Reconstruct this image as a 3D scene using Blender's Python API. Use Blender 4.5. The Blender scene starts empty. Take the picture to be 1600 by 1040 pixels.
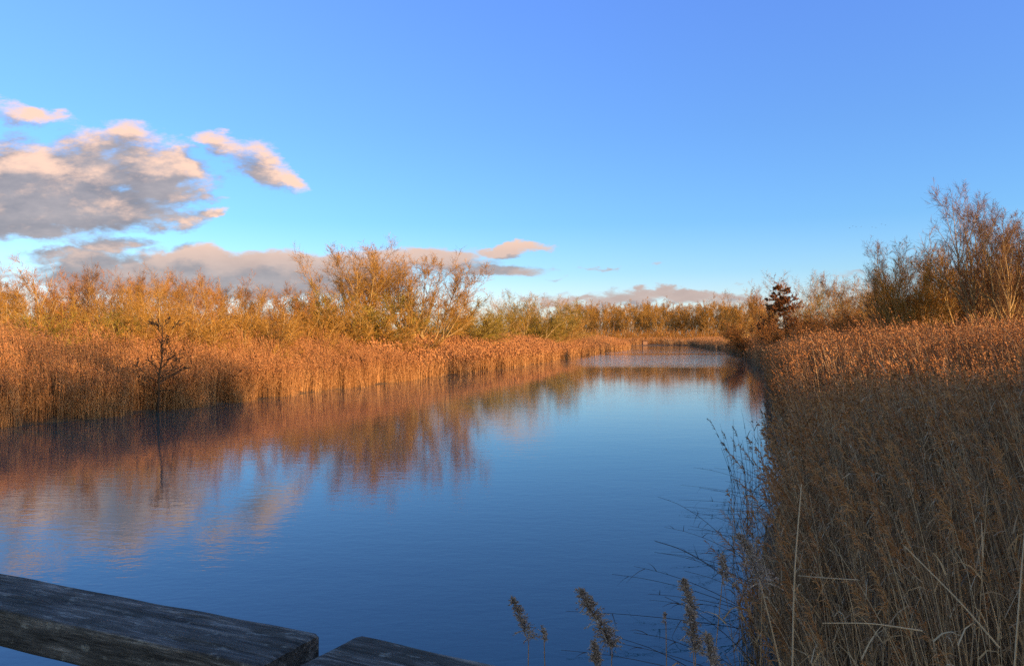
import bpy, math
import numpy as np
from math import radians

R = np.random.default_rng(7)
scene = bpy.context.scene
COL = scene.collection

# ------------------------------------------------------------------ camera
CAM_Z = 3.2
F = 1244.0                     # focal length in pixels of a 1600 px wide frame
cam = bpy.data.cameras.new('camera')
cam.sensor_width = 36.0
cam.lens = 36.0 * F / 1600.0
cam.clip_start = 0.05
cam.clip_end = 9000
camo = bpy.data.objects.new('camera', cam)
COL.objects.link(camo)
camo.location = (0, 0, CAM_Z)
camo.rotation_euler = (radians(90.32), 0, 0)
scene.camera = camo

# ------------------------------------------------------------------ light
EXPOSURE = 0.85
SUN_AZ, SUN_EL = 121.0, 13.5
scene.render.engine = 'CYCLES'
scene.view_settings.view_transform = 'Standard'
scene.view_settings.look = 'None'
scene.view_settings.gamma = 1.0
scene.view_settings.exposure = EXPOSURE
scene.cycles.use_denoising = False
scene.cycles.max_bounces = 6
scene.cycles.transparent_max_bounces = 8
scene.cycles.sample_clamp_indirect = 6

sun = bpy.data.lights.new('sun', 'SUN')
sun.energy = 5.0
sun.angle = radians(0.5)
sun.color = (1.0, 0.60, 0.27)
suno = bpy.data.objects.new('sun', sun)
COL.objects.link(suno)
sd = (math.sin(radians(SUN_AZ)) * math.cos(radians(SUN_EL)), math.cos(radians(SUN_AZ)) * math.cos(radians(SUN_EL)), math.sin(radians(SUN_EL)))
from mathutils import Vector
suno.rotation_euler = Vector(sd).to_track_quat('Z', 'Y').to_euler()


class NG:
    """short hand for node graphs"""
    def __init__(s, nt):
        s.nt = nt
    def n(s, t, **kw):
        d = s.nt.nodes.new(t)
        for k, v in kw.items():
            setattr(d, k, v)
        return d
    def link(s, a, b):
        s.nt.links.new(a, b)
    def set(s, sock, v):
        if isinstance(v, bpy.types.NodeSocket):
            s.link(v, sock)
        else:
            sock.default_value = v
    def math(s, op, a, b=None, c=None, clamp=False):
        d = s.n('ShaderNodeMath', operation=op, use_clamp=clamp)
        for i, v in enumerate((a, b, c)):
            if v is not None:
                s.set(d.inputs[i], v)
        return d.outputs[0]
    def vec(s, op, a, b=None):
        d = s.n('ShaderNodeVectorMath', operation=op)
        s.set(d.inputs[0], a)
        if b is not None:
            s.set(d.inputs['Scale'] if op == 'SCALE' else d.inputs[1], b)
        return d.outputs[1] if op in ('LENGTH', 'DOT_PRODUCT') else d.outputs[0]
    def xyz(s, x, y, z):
        d = s.n('ShaderNodeCombineXYZ')
        for i, v in enumerate((x, y, z)):
            s.set(d.inputs[i], v)
        return d.outputs[0]
    def noise(s, v, scale, detail=4, rough=.5, dist=0.0, col=False):
        d = s.n('ShaderNodeTexNoise')
        s.set(d.inputs['Vector'], v)
        d.inputs['Scale'].default_value = scale
        d.inputs['Detail'].default_value = detail
        d.inputs['Roughness'].default_value = rough
        d.inputs['Distortion'].default_value = dist
        return d.outputs['Color' if col else 'Fac']
    def ramp(s, f, stops, interp='LINEAR'):
        d = s.n('ShaderNodeValToRGB')
        s.set(d.inputs[0], f)
        r = d.color_ramp
        r.interpolation = interp
        while len(r.elements) > 1:
            r.elements.remove(r.elements[0])
        r.elements[0].position = stops[0][0]
        r.elements[0].color = (*stops[0][1], 1)
        for p, c in stops[1:]:
            e = r.elements.new(p)
            e.color = (*c, 1)
        return d.outputs[0]
    def maprange(s, v, a, b, c=0.0, d=1.0, smooth=False):
        m = s.n('ShaderNodeMapRange')
        if smooth:
            m.interpolation_type = 'SMOOTHSTEP'
        s.set(m.inputs[0], v)
        for i, q in enumerate((a, b, c, d)):
            s.set(m.inputs[i + 1], q)
        return m.outputs[0]
    def mix(s, f, a, b, blend='MIX'):
        d = s.n('ShaderNodeMix', data_type='RGBA', blend_type=blend)
        s.set(d.inputs[0], f)
        s.set(d.inputs[6], a if isinstance(a, bpy.types.NodeSocket) else (*a, 1))
        s.set(d.inputs[7], b if isinstance(b, bpy.types.NodeSocket) else (*b, 1))
        return d.outputs[2]


def build_world():
    w = bpy.data.worlds.new('World')
    scene.world = w
    w.use_nodes = True
    g = NG(w.node_tree)
    g.nt.nodes.clear()
    sky = g.n('ShaderNodeTexSky', sky_type='NISHITA', sun_disc=False)
    sky.sun_elevation = radians(SUN_EL)
    sky.sun_rotation = radians(SUN_AZ)
    sky.dust_density = 0.5
    tc = g.n('ShaderNodeTexCoord').outputs['Generated']
    sep = g.n('ShaderNodeSeparateXYZ')
    g.link(tc, sep.inputs[0])
    X, Y, Z = sep.outputs
    # colour of the evening air by height above the horizon (grades the sky texture)
    want = [(0.0, (.86, .82, .64)), (.02, (.84, .87, .74)), (.045, (.76, .91, .86)), (.08, (.49, .84, 1.0)), (.14, (.29, .67, 1.05)), (.25, (.21, .51, 1.05)),
            (.39, (.155, .37, 1.0)), (.55, (.15, .37, .88)), (.8, (.10, .20, .45)), (1.0, (.09, .15, .30))]
    zs = [0, .035, .087, .174, .342, .5, .766, 1.0]
    nis = [(.49, .43, .23), (.509, .474, .266), (.418, .497, .397), (.266, .381, .418), (.144, .227, .314), (.098, .156, .238), (.06, .098, .156), (.05, .08, .13)]
    stops = []
    for z, c in want:
        f = []
        for k in range(3):
            base = float(np.interp(z, zs, [q[k] for q in nis]))
            f.append(c[k] / base / (2 ** EXPOSURE) / 10.0)
        stops.append((z, tuple(f)))
    grade = g.ramp(Z, stops)
    # round the sun the air is pale and warm, so the blue grading fades out behind the bridge
    grade = g.mix(g.maprange(Y, .15, -.35, 0, 1, True), grade, (.125, .117, .116))
    col = g.vec('MULTIPLY', g.vec('SCALE', sky.outputs[0], 10.0), grade)

    # clouds: a density in the direction of view, ahead of the bridge (+Y)
    ysafe = g.math('MAXIMUM', Y, 0.02)
    U = g.math('DIVIDE', X, ysafe)
    V = g.math('DIVIDE', Z, ysafe)
    def el(px, py, rx, ry, tilt=0.0, gain=1.0):
        return ((px - 800) / F, (527 - py) / F, rx / F, ry / F, tilt, gain)
    CL = [el(60, 268, 195, 72, 0, 1.35), el(-60, 312, 240, 82, 0, 1.4), el(235, 276, 108, 56, 0, 1.2), el(205, 214, 80, 26, -.15, .55), el(110, 334, 200, 44, .1, 1.2), el(255, 330, 72, 18, -.05, .7),
          el(345, 230, 58, 22, -.35, .8), el(402, 252, 75, 32, -.35, .9), el(448, 270, 42, 26, -.4, .8), el(330, 325, 30, 10, .1, .6), el(320, 300, 26, 9, 0, .5),
          el(300, 426, 310, 44, -.03, 1.4), el(480, 430, 190, 36, -.04, 1.3), el(110, 404, 110, 24, .1), el(170, 376, 90, 15, 0, .8), el(650, 408, 150, 22), el(780, 424, 95, 15, .06), el(790, 389, 75, 11, .02),
          el(1010, 467, 180, 13, 0, .9), el(1090, 462, 95, 9, 0, .9), el(905, 469, 85, 7), el(33, 173, 62, 18, -.15, .6), el(150, 385, 60, 12),
          el(1155, 435, 14, 4, 0, .35), el(930, 418, 24, 4, 0, .4), el(1010, 417, 22, 4, 0, .4), el(880, 437, 24, 4, .1, .4), el(1320, 434, 50, 4, 0, .35),
          # beyond the frame, seen in other views only
          el(-420, 330, 260, 70), el(-700, 420, 300, 50), el(2000, 300, 200, 40), el(2500, 420, 300, 40)]
    def density(du, dv):
        u = g.math('ADD', U, du)
        v = g.math('ADD', V, dv)
        p = g.xyz(u, g.math('MULTIPLY', v, 2.2), 0.0)
        w1 = g.vec('SUBTRACT', g.noise(p, 7.0, 6, .6, col=True), (.5, .5, .5))
        w2 = g.vec('SUBTRACT', g.noise(p, 26.0, 5, .62, col=True), (.5, .5, .5))
        ws = g.n('ShaderNodeSeparateXYZ')
        g.link(g.vec('ADD', g.vec('SCALE', w1, .15), g.vec('SCALE', w2, .050)), ws.inputs[0])
        u = g.math('ADD', u, ws.outputs[0])
        v = g.math('MULTIPLY_ADD', ws.outputs[1], .42, v)
        n1 = g.noise(p, 11.0, 7, .60, .3)
        n2 = g.noise(p, 30.0, 5, .6)
        acc = None
        for cx, cy, rx, ry, t, gain in CL:
            a = g.math('SUBTRACT', u, cx)
            b = g.math('SUBTRACT', v, cy)
            c, s_ = math.cos(t), math.sin(t)
            a2 = g.math('MULTIPLY_ADD', a, c / rx, g.math('MULTIPLY', b, s_ / rx))
            b2 = g.math('MULTIPLY_ADD', b, c / ry, g.math('MULTIPLY', a, -s_ / ry))
            r = g.math('SQRT', g.math('MULTIPLY_ADD', a2, a2, g.math('MULTIPLY', b2, b2)))
            q = g.math('MULTIPLY_ADD', g.math('MULTIPLY', r, r), -gain, gain)
            acc = q if acc is None else g.math('SMOOTH_MAX', acc, q, 0.18)
        acc = g.math('MAXIMUM', acc, -1.2)
        wob = g.math('MULTIPLY_ADD', g.math('SUBTRACT', n1, .5), 2.4, g.math('MULTIPLY', g.math('SUBTRACT', n2, .5), .9))
        return g.math('ADD', acc, wob)
    d0 = density(0, 0)
    d1 = density(.010, .020)
    front = g.math('GREATER_THAN', Y, 0.03)
    alpha = g.math('MULTIPLY', g.maprange(d0, -.10, .78, smooth=True), front)
    alpha = g.math('MULTIPLY', alpha, .95)
    lit = g.maprange(g.math('SUBTRACT', d0, d1), -.12, 1.10, smooth=True)
    # the sunlit tone is painted into the cloud colour, weaker on the low banks
    lit = g.math('MULTIPLY', lit, g.maprange(V, .085, .135, .26, 1.0))
    body = g.noise(g.xyz(U, g.math('MULTIPLY', V, 2.6), 3.0), 13.0, 6, .6)
    # shaded greys and sunlit cream mixed as plain cloud colours
    ccol = g.mix(lit, g.mix(g.maprange(body, .34, .66), (.29, .275, .305), (.47, .415, .42)), (1.12, .74, .54))
    k = 1 / (2 ** EXPOSURE) * 10.0
    ccol = g.vec('SCALE', ccol, k)
    # cloud colour laid over the sky by its density
    m = g.n('ShaderNodeMix', data_type='RGBA')
    g.link(alpha, m.inputs[0]); g.link(col, m.inputs[6]); g.link(ccol, m.inputs[7])
    bg = g.n('ShaderNodeBackground')
    bg.inputs[1].default_value = 0.1
    g.link(m.outputs[2], bg.inputs[0])
    out = g.n('ShaderNodeOutputWorld')
    g.link(bg.outputs[0], out.inputs[0])
build_world()


# ------------------------------------------------------------------ helpers
def tag(o, label=None, cat=None, group=None, kind=None):
    if label: o['label'] = label
    if cat: o['category'] = cat
    if group: o['group'] = group
    if kind: o['kind'] = kind
    return o

def link(name, me, parent=None, loc=(0, 0, 0), rz=0.0):
    o = bpy.data.objects.new(name, me)
    COL.objects.link(o)
    o.location = loc
    o.rotation_euler = (0, 0, rz)
    if parent: o.parent = parent
    return o

class MB:
    """collects quads from numpy arrays and makes ONE mesh of them"""
    def __init__(s):
        s.v, s.f, s.m, s.t, s.n = [], [], [], [], 0
        s.uv = []
    def add(s, verts, quads, mat=0, tint=None):
        verts = np.asarray(verts, np.float32).reshape(-1, 3)
        quads = np.asarray(quads, np.int64).reshape(-1, 4)
        s.v.append(verts); s.f.append(quads + s.n); s.m.append(np.full(len(quads), mat, np.int32))
        s.t.append(np.full(len(verts), .5, np.float32) if tint is None else np.broadcast_to(np.asarray(tint, np.float32), (len(verts),)))
        s.n += len(verts)
    def tubes(s, P, Rr, k=3, mat=0, tint=None):
        """P (S,n,3) polylines, Rr (S,n) radii, k sides (2 = ribbon)"""
        P = np.asarray(P, np.float64); S, n, _ = P.shape
        if S == 0: return
        Rr = np.broadcast_to(np.asarray(Rr, np.float64), (S, n))
        T = np.gradient(P, axis=1)
        T /= np.linalg.norm(T, axis=2, keepdims=True) + 1e-9
        ref = R.normal(size=(S, 1, 3))
        A = np.cross(T, np.broadcast_to(ref, T.shape)); A /= np.linalg.norm(A, axis=2, keepdims=True) + 1e-9
        B = np.cross(T, A)
        if k == 2:
            V = np.stack([P - A * Rr[..., None], P + A * Rr[..., None]], 2)
        else:
            th = np.arange(k) * 2 * np.pi / k
            V = P[:, :, None, :] + Rr[:, :, None, None] * (A[:, :, None, :] * np.cos(th)[None, None, :, None] + B[:, :, None, :] * np.sin(th)[None, None, :, None])
        idx = np.arange(S * n * k).reshape(S, n, k)
        if k == 2:
            q = np.stack([idx[:, :-1, 0], idx[:, :-1, 1], idx[:, 1:, 1], idx[:, 1:, 0]], -1)
        else:
            nx = np.roll(idx, -1, axis=2)
            q = np.stack([idx[:, :-1], nx[:, :-1], nx[:, 1:], idx[:, 1:]], -1)
        t = None
        if tint is not None:
            t = np.repeat(np.broadcast_to(np.asarray(tint, np.float32), (S,)), n * k)
        s.add(V, q, mat, t)
    def build(s, name, mats, parent=None, loc=(0, 0, 0), smooth=False):
        V = np.concatenate(s.v); Q = np.concatenate(s.f).astype(np.int32)
        me = bpy.data.meshes.new(name)
        me.vertices.add(len(V)); me.vertices.foreach_set('co', V.ravel())
        me.loops.add(Q.size); me.loops.foreach_set('vertex_index', Q.ravel())
        me.polygons.add(len(Q)); me.polygons.foreach_set('loop_start', np.arange(0, Q.size, 4, dtype=np.int32))
        me.polygons.foreach_set('material_index', np.concatenate(s.m))
        me.polygons.foreach_set('use_smooth', np.full(len(Q), smooth))
        a = me.attributes.new('tint', 'FLOAT', 'POINT')
        a.data.foreach_set('value', np.concatenate(s.t).astype(np.float32))
        for m in (mats if isinstance(mats, (list, tuple)) else [mats]): me.materials.append(m)
        me.update(calc_edges=True)
        me.validate()
        if name is None: return me
        return link(name, me, parent, loc)

def at(px, d):
    return (px - 800) / F * d, d

# ------------------------------------------------------------------ materials
def new_mat(name):
    m = bpy.data.materials.new(name); m.use_nodes = True
    g = NG(m.node_tree)
    b = m.node_tree.nodes['Principled BSDF']
    return m, g, b

def plant_mat(name, stops, rough=.75, nscale=2.0, spec=.25, amount=.35):
    """colour from each stem's own tint and a slow drift over the place"""
    m, g, b = new_mat(name)
    t = g.n('ShaderNodeAttribute', attribute_name='tint').outputs['Fac']
    pos = g.n('ShaderNodeNewGeometry').outputs['Position']
    nz = g.noise(pos, nscale * .12, 3)
    f = g.math('ADD', g.math('MULTIPLY', t, 1 - amount), g.math('MULTIPLY', nz, amount), clamp=True)
    g.link(g.ramp(f, stops), b.inputs['Base Color'])
    b.inputs['Roughness'].default_value = rough
    b.inputs['Specular IOR Level'].default_value = spec
    return m

M = {}
M['reed'] = plant_mat('reed_stem', [(0, (.13, .058, .022)), (.35, (.36, .175, .065)), (.65, (.52, .275, .11)), (1, (.68, .42, .19))])
M['plume'] = plant_mat('reed_plume', [(0, (.07, .035, .02)), (.5, (.21, .11, .055)), (1, (.42, .25, .13))])
M['tan_plume'] = plant_mat('tan_plume', [(0, (.18, .075, .03)), (.5, (.42, .19, .072)), (1, (.60, .32, .13))])
M['near_reed'] = plant_mat('near_reed_stem', [(0, (.04, .024, .015)), (.35, (.21, .122, .064)), (.7, (.44, .275, .145)), (1, (.76, .56, .34))])
M['near_plume'] = plant_mat('near_plume', [(0, (.15, .11, .085)), (.5, (.38, .29, .23)), (1, (.62, .51, .42))])
M['dark_stem'] = plant_mat('dark_stem', [(0, (.025, .018, .012)), (1, (.09, .06, .035))])
M['bark'] = plant_mat('bark', [(0, (.18, .11, .05)), (.5, (.40, .27, .11)), (1, (.58, .43, .20))])
M['bark_mid'] = plant_mat('bark_mid', [(0, (.10, .06, .03)), (1, (.34, .21, .10))])
M['bark_dark'] = plant_mat('bark_dark', [(0, (.05, .032, .02)), (1, (.17, .11, .055))])
M['twig_gold'] = plant_mat('twig_gold', [(0, (.16, .075, .015)), (.5, (.36, .19, .035)), (1, (.52, .31, .06))])
M['twig_orange'] = plant_mat('twig_orange', [(0, (.14, .055, .014)), (.5, (.34, .145, .032)), (1, (.48, .23, .06))])
M['twig_green'] = plant_mat('twig_green', [(0, (.10, .075, .012)), (.5, (.26, .19, .03)), (1, (.42, .30, .05))])
M['twig_brown'] = plant_mat('twig_brown', [(0, (.09, .045, .02)), (.5, (.22, .115, .045)), (1, (.36, .20, .085))])
M['dead_leaf'] = plant_mat('dead_leaf', [(0, (.12, .045, .018)), (.6, (.30, .12, .038)), (1, (.42, .20, .065))])
M['grey_twig'] = plant_mat('grey_twig', [(0, (.10, .09, .085)), (1, (.34, .30, .27))])

def ground_mat():
    m, g, b = new_mat('marsh_ground')
    pos = g.n('ShaderNodeNewGeometry').outputs['Position']
    n = g.noise(pos, 1.3, 6, .65)
    c = g.ramp(n, [(.3, (.035, .022, .011)), (.5, (.10, .062, .026)), (.7, (.18, .115, .045))])
    g.link(c, b.inputs['Base Color']); b.inputs['Roughness'].default_value = .9
    bp = g.n('ShaderNodeBump'); bp.inputs['Strength'].default_value = .6; bp.inputs['Distance'].default_value = .1
    g.link(n, bp.inputs['Height']); g.link(bp.outputs[0], b.inputs['Normal'])
    return m

def water_mat():
    m, g, b = new_mat('canal_water')
    pos = g.n('ShaderNodeNewGeometry').outputs['Position']
    sp = g.n('ShaderNodeSeparateXYZ'); g.link(pos, sp.inputs[0])
    x, y, _ = sp.outputs
    # wind blows across the canal: wavelets are longer across than along
    mp = g.n('ShaderNodeMapping'); g.link(pos, mp.inputs[0])
    mp.inputs['Rotation'].default_value = (0, 0, radians(10)); mp.inputs['Scale'].default_value = (.55, 1.0, 1.0)
    n1 = g.noise(mp.outputs[0], 4.2, 3, .55, .4)
    n2 = g.noise(mp.outputs[0], 13.0, 2, .5, .3)
    n3 = g.noise(mp.outputs[0], .8, 2, .5)
    h = g.math('ADD', g.math('MULTIPLY', n1, .0024), g.math('ADD', g.math('MULTIPLY', n2, .0009), g.math('MULTIPLY', n3, .0028)))
    # patches ruffled by wind and calm lanes
    drift = g.math('MULTIPLY', g.math('SUBTRACT', g.noise(pos, .05, 2), .5), 14.0)
    yy = g.math('ADD', y, drift)
    ruff = g.maprange(yy, 80, 104, 0, 1, True)
    lane = g.math('MULTIPLY', g.maprange(yy, 142, 150, 0, 1, True), g.maprange(yy, 152, 160, 1, 0, True))
    ruff = g.math('SUBTRACT', ruff, lane, clamp=True)
    calm = g.math('MULTIPLY', g.maprange(yy, 46, 56, 0, 1, True), g.maprange(yy, 80, 90, 1, 0, True))
    amp = g.math('ADD', g.math('MULTIPLY', ruff, 4.0), g.math('SUBTRACT', 1.0, g.math('MULTIPLY', calm, .55)))
    pz = g.math('ADD', .75, g.math('MULTIPLY', g.noise(pos, .22, 3), .5))
    h = g.math('MULTIPLY', h, g.math('MULTIPLY', amp, pz))
    bp = g.n('ShaderNodeBump'); bp.inputs['Strength'].default_value = 1.0; bp.inputs['Distance'].default_value = 1.0
    g.link(h, bp.inputs['Height']); g.link(bp.outputs[0], b.inputs['Normal'])
    b.inputs['Base Color'].default_value = (.007, .064, .076, 1)
    b.inputs['Roughness'].default_value = .035
    b.inputs['IOR'].default_value = 1.44
    b.inputs['Specular IOR Level'].default_value = .5
    return m

def wood_mat(name, base, seed):
    m, g, b = new_mat(name)
    tc = g.n('ShaderNodeTexCoord').outputs['Object']
    mp = g.n('ShaderNodeMapping'); g.link(tc, mp.inputs[0])
    mp.inputs['Location'].default_value = (seed * 3.1, seed, 0)
    mp.inputs['Scale'].default_value = (1.2, 16, 16)
    grain = g.noise(mp.outputs[0], 3.2, 8, .68, .6)
    fine = g.noise(mp.outputs[0], 14, 6, .7)
    mp2 = g.n('ShaderNodeMapping'); g.link(tc, mp2.inputs[0]); mp2.inputs['Scale'].default_value = (4, 9, 9); mp2.inputs['Location'].default_value = (seed, 0, seed)
    lich = g.noise(mp2.outputs[0], 5, 8, .7)
    mp3 = g.n('ShaderNodeMapping'); g.link(tc, mp3.inputs[0]); mp3.inputs['Scale'].default_value = (1, 2.4, 2.4); mp3.inputs['Location'].default_value = (0, seed * 2, 0)
    blot = g.noise(mp3.outputs[0], 6, 5, .6)
    c = g.ramp(g.math('ADD', g.math('MULTIPLY', grain, .6), g.math('MULTIPLY', fine, .4)), [(.36, (.010, .009, .008)), (.45, tuple(v * .5 for v in base)), (.53, base), (.62, tuple(min(1, v * 2.6) for v in base))])
    c = g.mix(g.maprange(blot, .46, .62), c, g.mix(.6, c, (.03, .027, .018)))
    c = g.mix(g.math('MULTIPLY', g.maprange(lich, .57, .67), .55), c, (.40, .40, .36))
    g.link(c, b.inputs['Base Color']); b.inputs['Roughness'].default_value = .85; b.inputs['Specular IOR Level'].default_value = .25
    bp = g.n('ShaderNodeBump'); bp.inputs['Strength'].default_value = .8; bp.inputs['Distance'].default_value = .006
    g.link(g.math('ADD', grain, g.math('MULTIPLY', fine, .5)), bp.inputs['Height']); g.link(bp.outputs[0], b.inputs['Normal'])
    return m

def plain_mat(name, c, rough=.7, var=.3, scale=8):
    m, g, b = new_mat(name)
    n = g.noise(g.n('ShaderNodeTexCoord').outputs['Object'], scale, 5, .6)
    g.link(g.ramp(n, [(.3, tuple(v * (1 - var) for v in c)), (.7, tuple(min(1, v * (1 + var)) for v in c))]), b.inputs['Base Color'])
    b.inputs['Roughness'].default_value = rough
    return m

# ------------------------------------------------------------------ the lie of the land
LB = np.array([(-70, -60), (-42, -12), (-26, 15), (-18.1, 28.2), (-14.9, 33.7), (-13.0, 41.9), (-10.4, 49.8), (-2.9, 72.4), (7.3, 114), (14, 148), (22, 181), (23.5, 190), (36, 225), (41, 300), (42, 318)], float)
RB = np.array([(-6, -60), (1.2, -8), (1.7, 3), (2.2, 7.8), (3.2, 10.7), (4.6, 14.6), (7.3, 20.6), (11.8, 35), (20, 62), (32, 100), (40.5, 142), (57, 221), (67, 306), (70, 318)], float)
def soften(L, n=2):
    for _ in range(n):
        q = np.empty((2 * len(L), 2))
        q[0::2] = np.vstack([L[:1], .75 * L[:-1] + .25 * L[1:]])
        q[1::2] = np.vstack([.25 * L[:-1] + .75 * L[1:], L[-1:]])
        L = q
    return L[1:-1] if len(L) > 4 else L
LB, RB = soften(LB), soften(RB)
POLY = np.concatenate([LB, RB[::-1]])

def seg_dist(P, line):
    best = np.full(len(P), 1e9)
    for a, b in zip(line[:-1], line[1:]):
        ab = b - a
        t = np.clip(((P - a) @ ab) / (ab @ ab), 0, 1)
        best = np.minimum(best, np.hypot(*(P - a - t[:, None] * ab).T))
    return best

def inside(P):
    r = np.zeros(len(P), bool)
    n = len(POLY)
    for i in range(n):
        a, b = POLY[i], POLY[(i + 1) % n]
        c = (a[1] > P[:, 1]) != (b[1] > P[:, 1])
        with np.errstate(divide='ignore', invalid='ignore'):
            xx = (b[0] - a[0]) * (P[:, 1] - a[1]) / (b[1] - a[1]) + a[0]
        r ^= c & (P[:, 0] < xx)
    return r

def shore(P):
    """signed distance to the water's edge, positive on land"""
    P = np.asarray(P, float).reshape(-1, 2)
    d = seg_dist(P, np.vstack([POLY, POLY[:1]]))
    return np.where(inside(P), -d, d)

def lump(P, s, ph=0.0):
    x, y = P[:, 0] / s, P[:, 1] / s
    return (np.sin(x * 1.3 + ph) * np.cos(y * 1.7 + ph * 2) + .6 * np.sin(x * 3.1 + y * 2.3 + ph) + .4 * np.sin(y * 5.3 - x * 4.1 + ph * 3)) / 2

def ground_z(P):
    P = np.asarray(P, float).reshape(-1, 2)
    s = shore(P)
    right = P[:, 0] > np.interp(P[:, 1], [-60, 0, 28, 50, 114, 181, 318], [-40, -12, -3, 2, 20, 34, 56])
    z = np.interp(s, [-6, -1.0, 0, .5, 4, 14, 60, 400], [-1.3, -.6, -.03, .10, .22, .5, .8, 1.0])
    z = z + np.where(right & (s > 0), np.interp(s, [0, 3, 10, 25], [0, .22, .5, .6]) * np.interp(P[:, 1], [0, 60, 120], [1, 1, .2]), 0)
    z = z + np.where(right & (s > 0), np.interp(s, [0, 1.5, 5], [0, .15, .3]) * np.interp(P[:, 1], [18, 29, 55, 95], [0, 1, 1, 0]), 0)
    return z + np.where(s > .5, lump(P, 3.0) * .06, 0)

def build_land():
    rad = np.concatenate([[0.3], np.geomspace(1.0, 5200, 400)])
    th = np.linspace(0, 2 * np.pi, 721)[:-1]
    X = rad[:, None] * np.sin(th); Y = rad[:, None] * np.cos(th)
    P = np.stack([X.ravel(), Y.ravel()], 1)
    Z = ground_z(P)
    n, k = X.shape
    idx = np.arange(n * k).reshape(n, k); nx = np.roll(idx, -1, 1)
    q = np.stack([idx[:-1], idx[1:], nx[1:], nx[:-1]], -1)
    mb = MB(); mb.add(np.column_stack([P, Z]), q[..., ::-1])
    tag(mb.build('ground', ground_mat(), smooth=True), kind='structure')
    mb = MB()
    xs, ys = np.linspace(-110, 130, 25), np.linspace(-80, 330, 42)
    gx, gy = np.meshgrid(xs, ys)
    idx = np.arange(gx.size).reshape(gx.shape)
    mb.add(np.stack([gx, gy, gx * 0], -1), np.stack([idx[:-1, :-1], idx[:-1, 1:], idx[1:, 1:], idx[1:, :-1]], -1))
    tag(mb.build('water', water_mat(), smooth=True), kind='structure')
build_land()

# ------------------------------------------------------------------ reeds
def unit(v):
    return v / (np.linalg.norm(v, axis=-1, keepdims=True) + 1e-9)

def reed_batch(mb, P2, H, lean, lod, wide=1.0, plume_p=.85, stem_m=0, plume_m=1, sway=.12, tint_bias=0.0, z0=None):
    """reeds standing at P2 (S,2) of height H (S), leaning lean (S,2) metres at the tip"""
    S = len(P2)
    if S == 0: return
    Z = ground_z(P2) if z0 is None else z0
    base = np.column_stack([P2, np.maximum(Z, -.35) - .05])
    n = {0: 7, 1: 4, 2: 3}[lod]
    t = np.linspace(0, 1, n)
    lean = lean + R.normal(0, sway, (S, 2)) * H[:, None] * np.where(R.random(S) < .10, 1.2, .45)[:, None]
    P = np.zeros((S, n, 3))
    for i, a in enumerate(t):
        P[:, i, :2] = base[:, :2] + lean * a ** 1.7
        P[:, i, 2] = base[:, 2] + H * (a - .10 * a * a * (np.linalg.norm(lean, axis=1) / H))
    tint = np.clip(R.beta(1.4, 1.5, S) + tint_bias + .25 * lump(P2, 1.6, 2.0), 0, 1)
    r0 = .0032 * wide * R.uniform(.7, 1.3, S)
    mb.tubes(P, r0[:, None] * np.linspace(1, .45, n), 3 if lod < 2 else 2, stem_m, tint)
    # dry leaves
    nl = {0: 2, 1: 2, 2: 2}[lod]
    nn = {0: 4, 1: 3, 2: 3}[lod]
    for _ in range(nl):
        a = R.uniform(.25, .93, S)
        i = np.minimum((a * (n - 1)).astype(int), n - 2); f = (a * (n - 1) - i)[:, None]
        ar = np.arange(S)
        s0 = P[ar, i] * (1 - f) + P[ar, i + 1] * f
        az = R.uniform(0, 2 * np.pi, S); L = R.uniform(.16, .46, S) * (1 if lod < 2 else 1.3)
        up = R.uniform(.8, 3.2, S)
        d = unit(np.column_stack([np.cos(az), np.sin(az), up]))
        Q = np.zeros((S, nn, 3))
        drop = R.uniform(.1, .9, S)
        for j, b in enumerate(np.linspace(0, 1, nn)):
            Q[:, j] = s0 + d * (L * b)[:, None]
            Q[:, j, 2] -= drop * L * b * b
        w = np.linspace(1, .12, nn) * .0060 * wide
        mb.tubes(Q, np.tile(w, (S, 1)), 2, stem_m, np.clip(tint + R.uniform(-.1, .3, S), 0, 1))
    # seed heads, swept to one side by the wind
    has = R.random(S) < plume_p
    T = P[has, -1]; D = unit(P[has, -1] - P[has, -2]); K = len(T)
    if K == 0: return
    wind = unit(np.array([-.8, .35, 0.0]))
    ptint = np.clip(R.beta(2, 2, K), 0, 1)
    if lod == 2:
        L = R.uniform(.16, .30, K)
        Q = np.zeros((K, 4, 3))
        for j, b in enumerate((0, .35, .7, 1)):
            Q[:, j] = T + D * (L * b * .9)[:, None] + wind * (L * .35 * b * b)[:, None]
            Q[:, j, 2] -= L * .22 * b * b
        mb.tubes(Q, np.array([.006, .026, .02, .003]) * min(wide, 2.2) * R.uniform(.7, 1.2, (K, 1)), 3, plume_m, ptint)
    else:
        nb = 34 if lod == 0 else 10
        L = R.uniform(.17, .30, K)
        for _ in range(nb):
            a = R.uniform(-.15, .95, K)
            s0 = T + D * (L * a)[:, None] + wind * (L * .3 * np.maximum(a, 0) ** 2)[:, None]
            dd = unit(D * .9 + wind * R.uniform(0, .9, (K, 1)) + R.normal(0, .38, (K, 3)))
            ll = L * R.uniform(.22, .45, K) * (1.15 - np.maximum(a, 0) * .6)
            Q = np.stack([s0, s0 + dd * (ll * .55)[:, None], s0 + dd * ll[:, None] - np.array([0, 0, 1]) * (ll * .35)[:, None]], 1)
            w = (.0034 if lod == 0 else .0075) * wide
            mb.tubes(Q, np.array([.6, 1, .15]) * w, 2, plume_m, np.clip(ptint + R.normal(0, .15, K), 0, 1))

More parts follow.
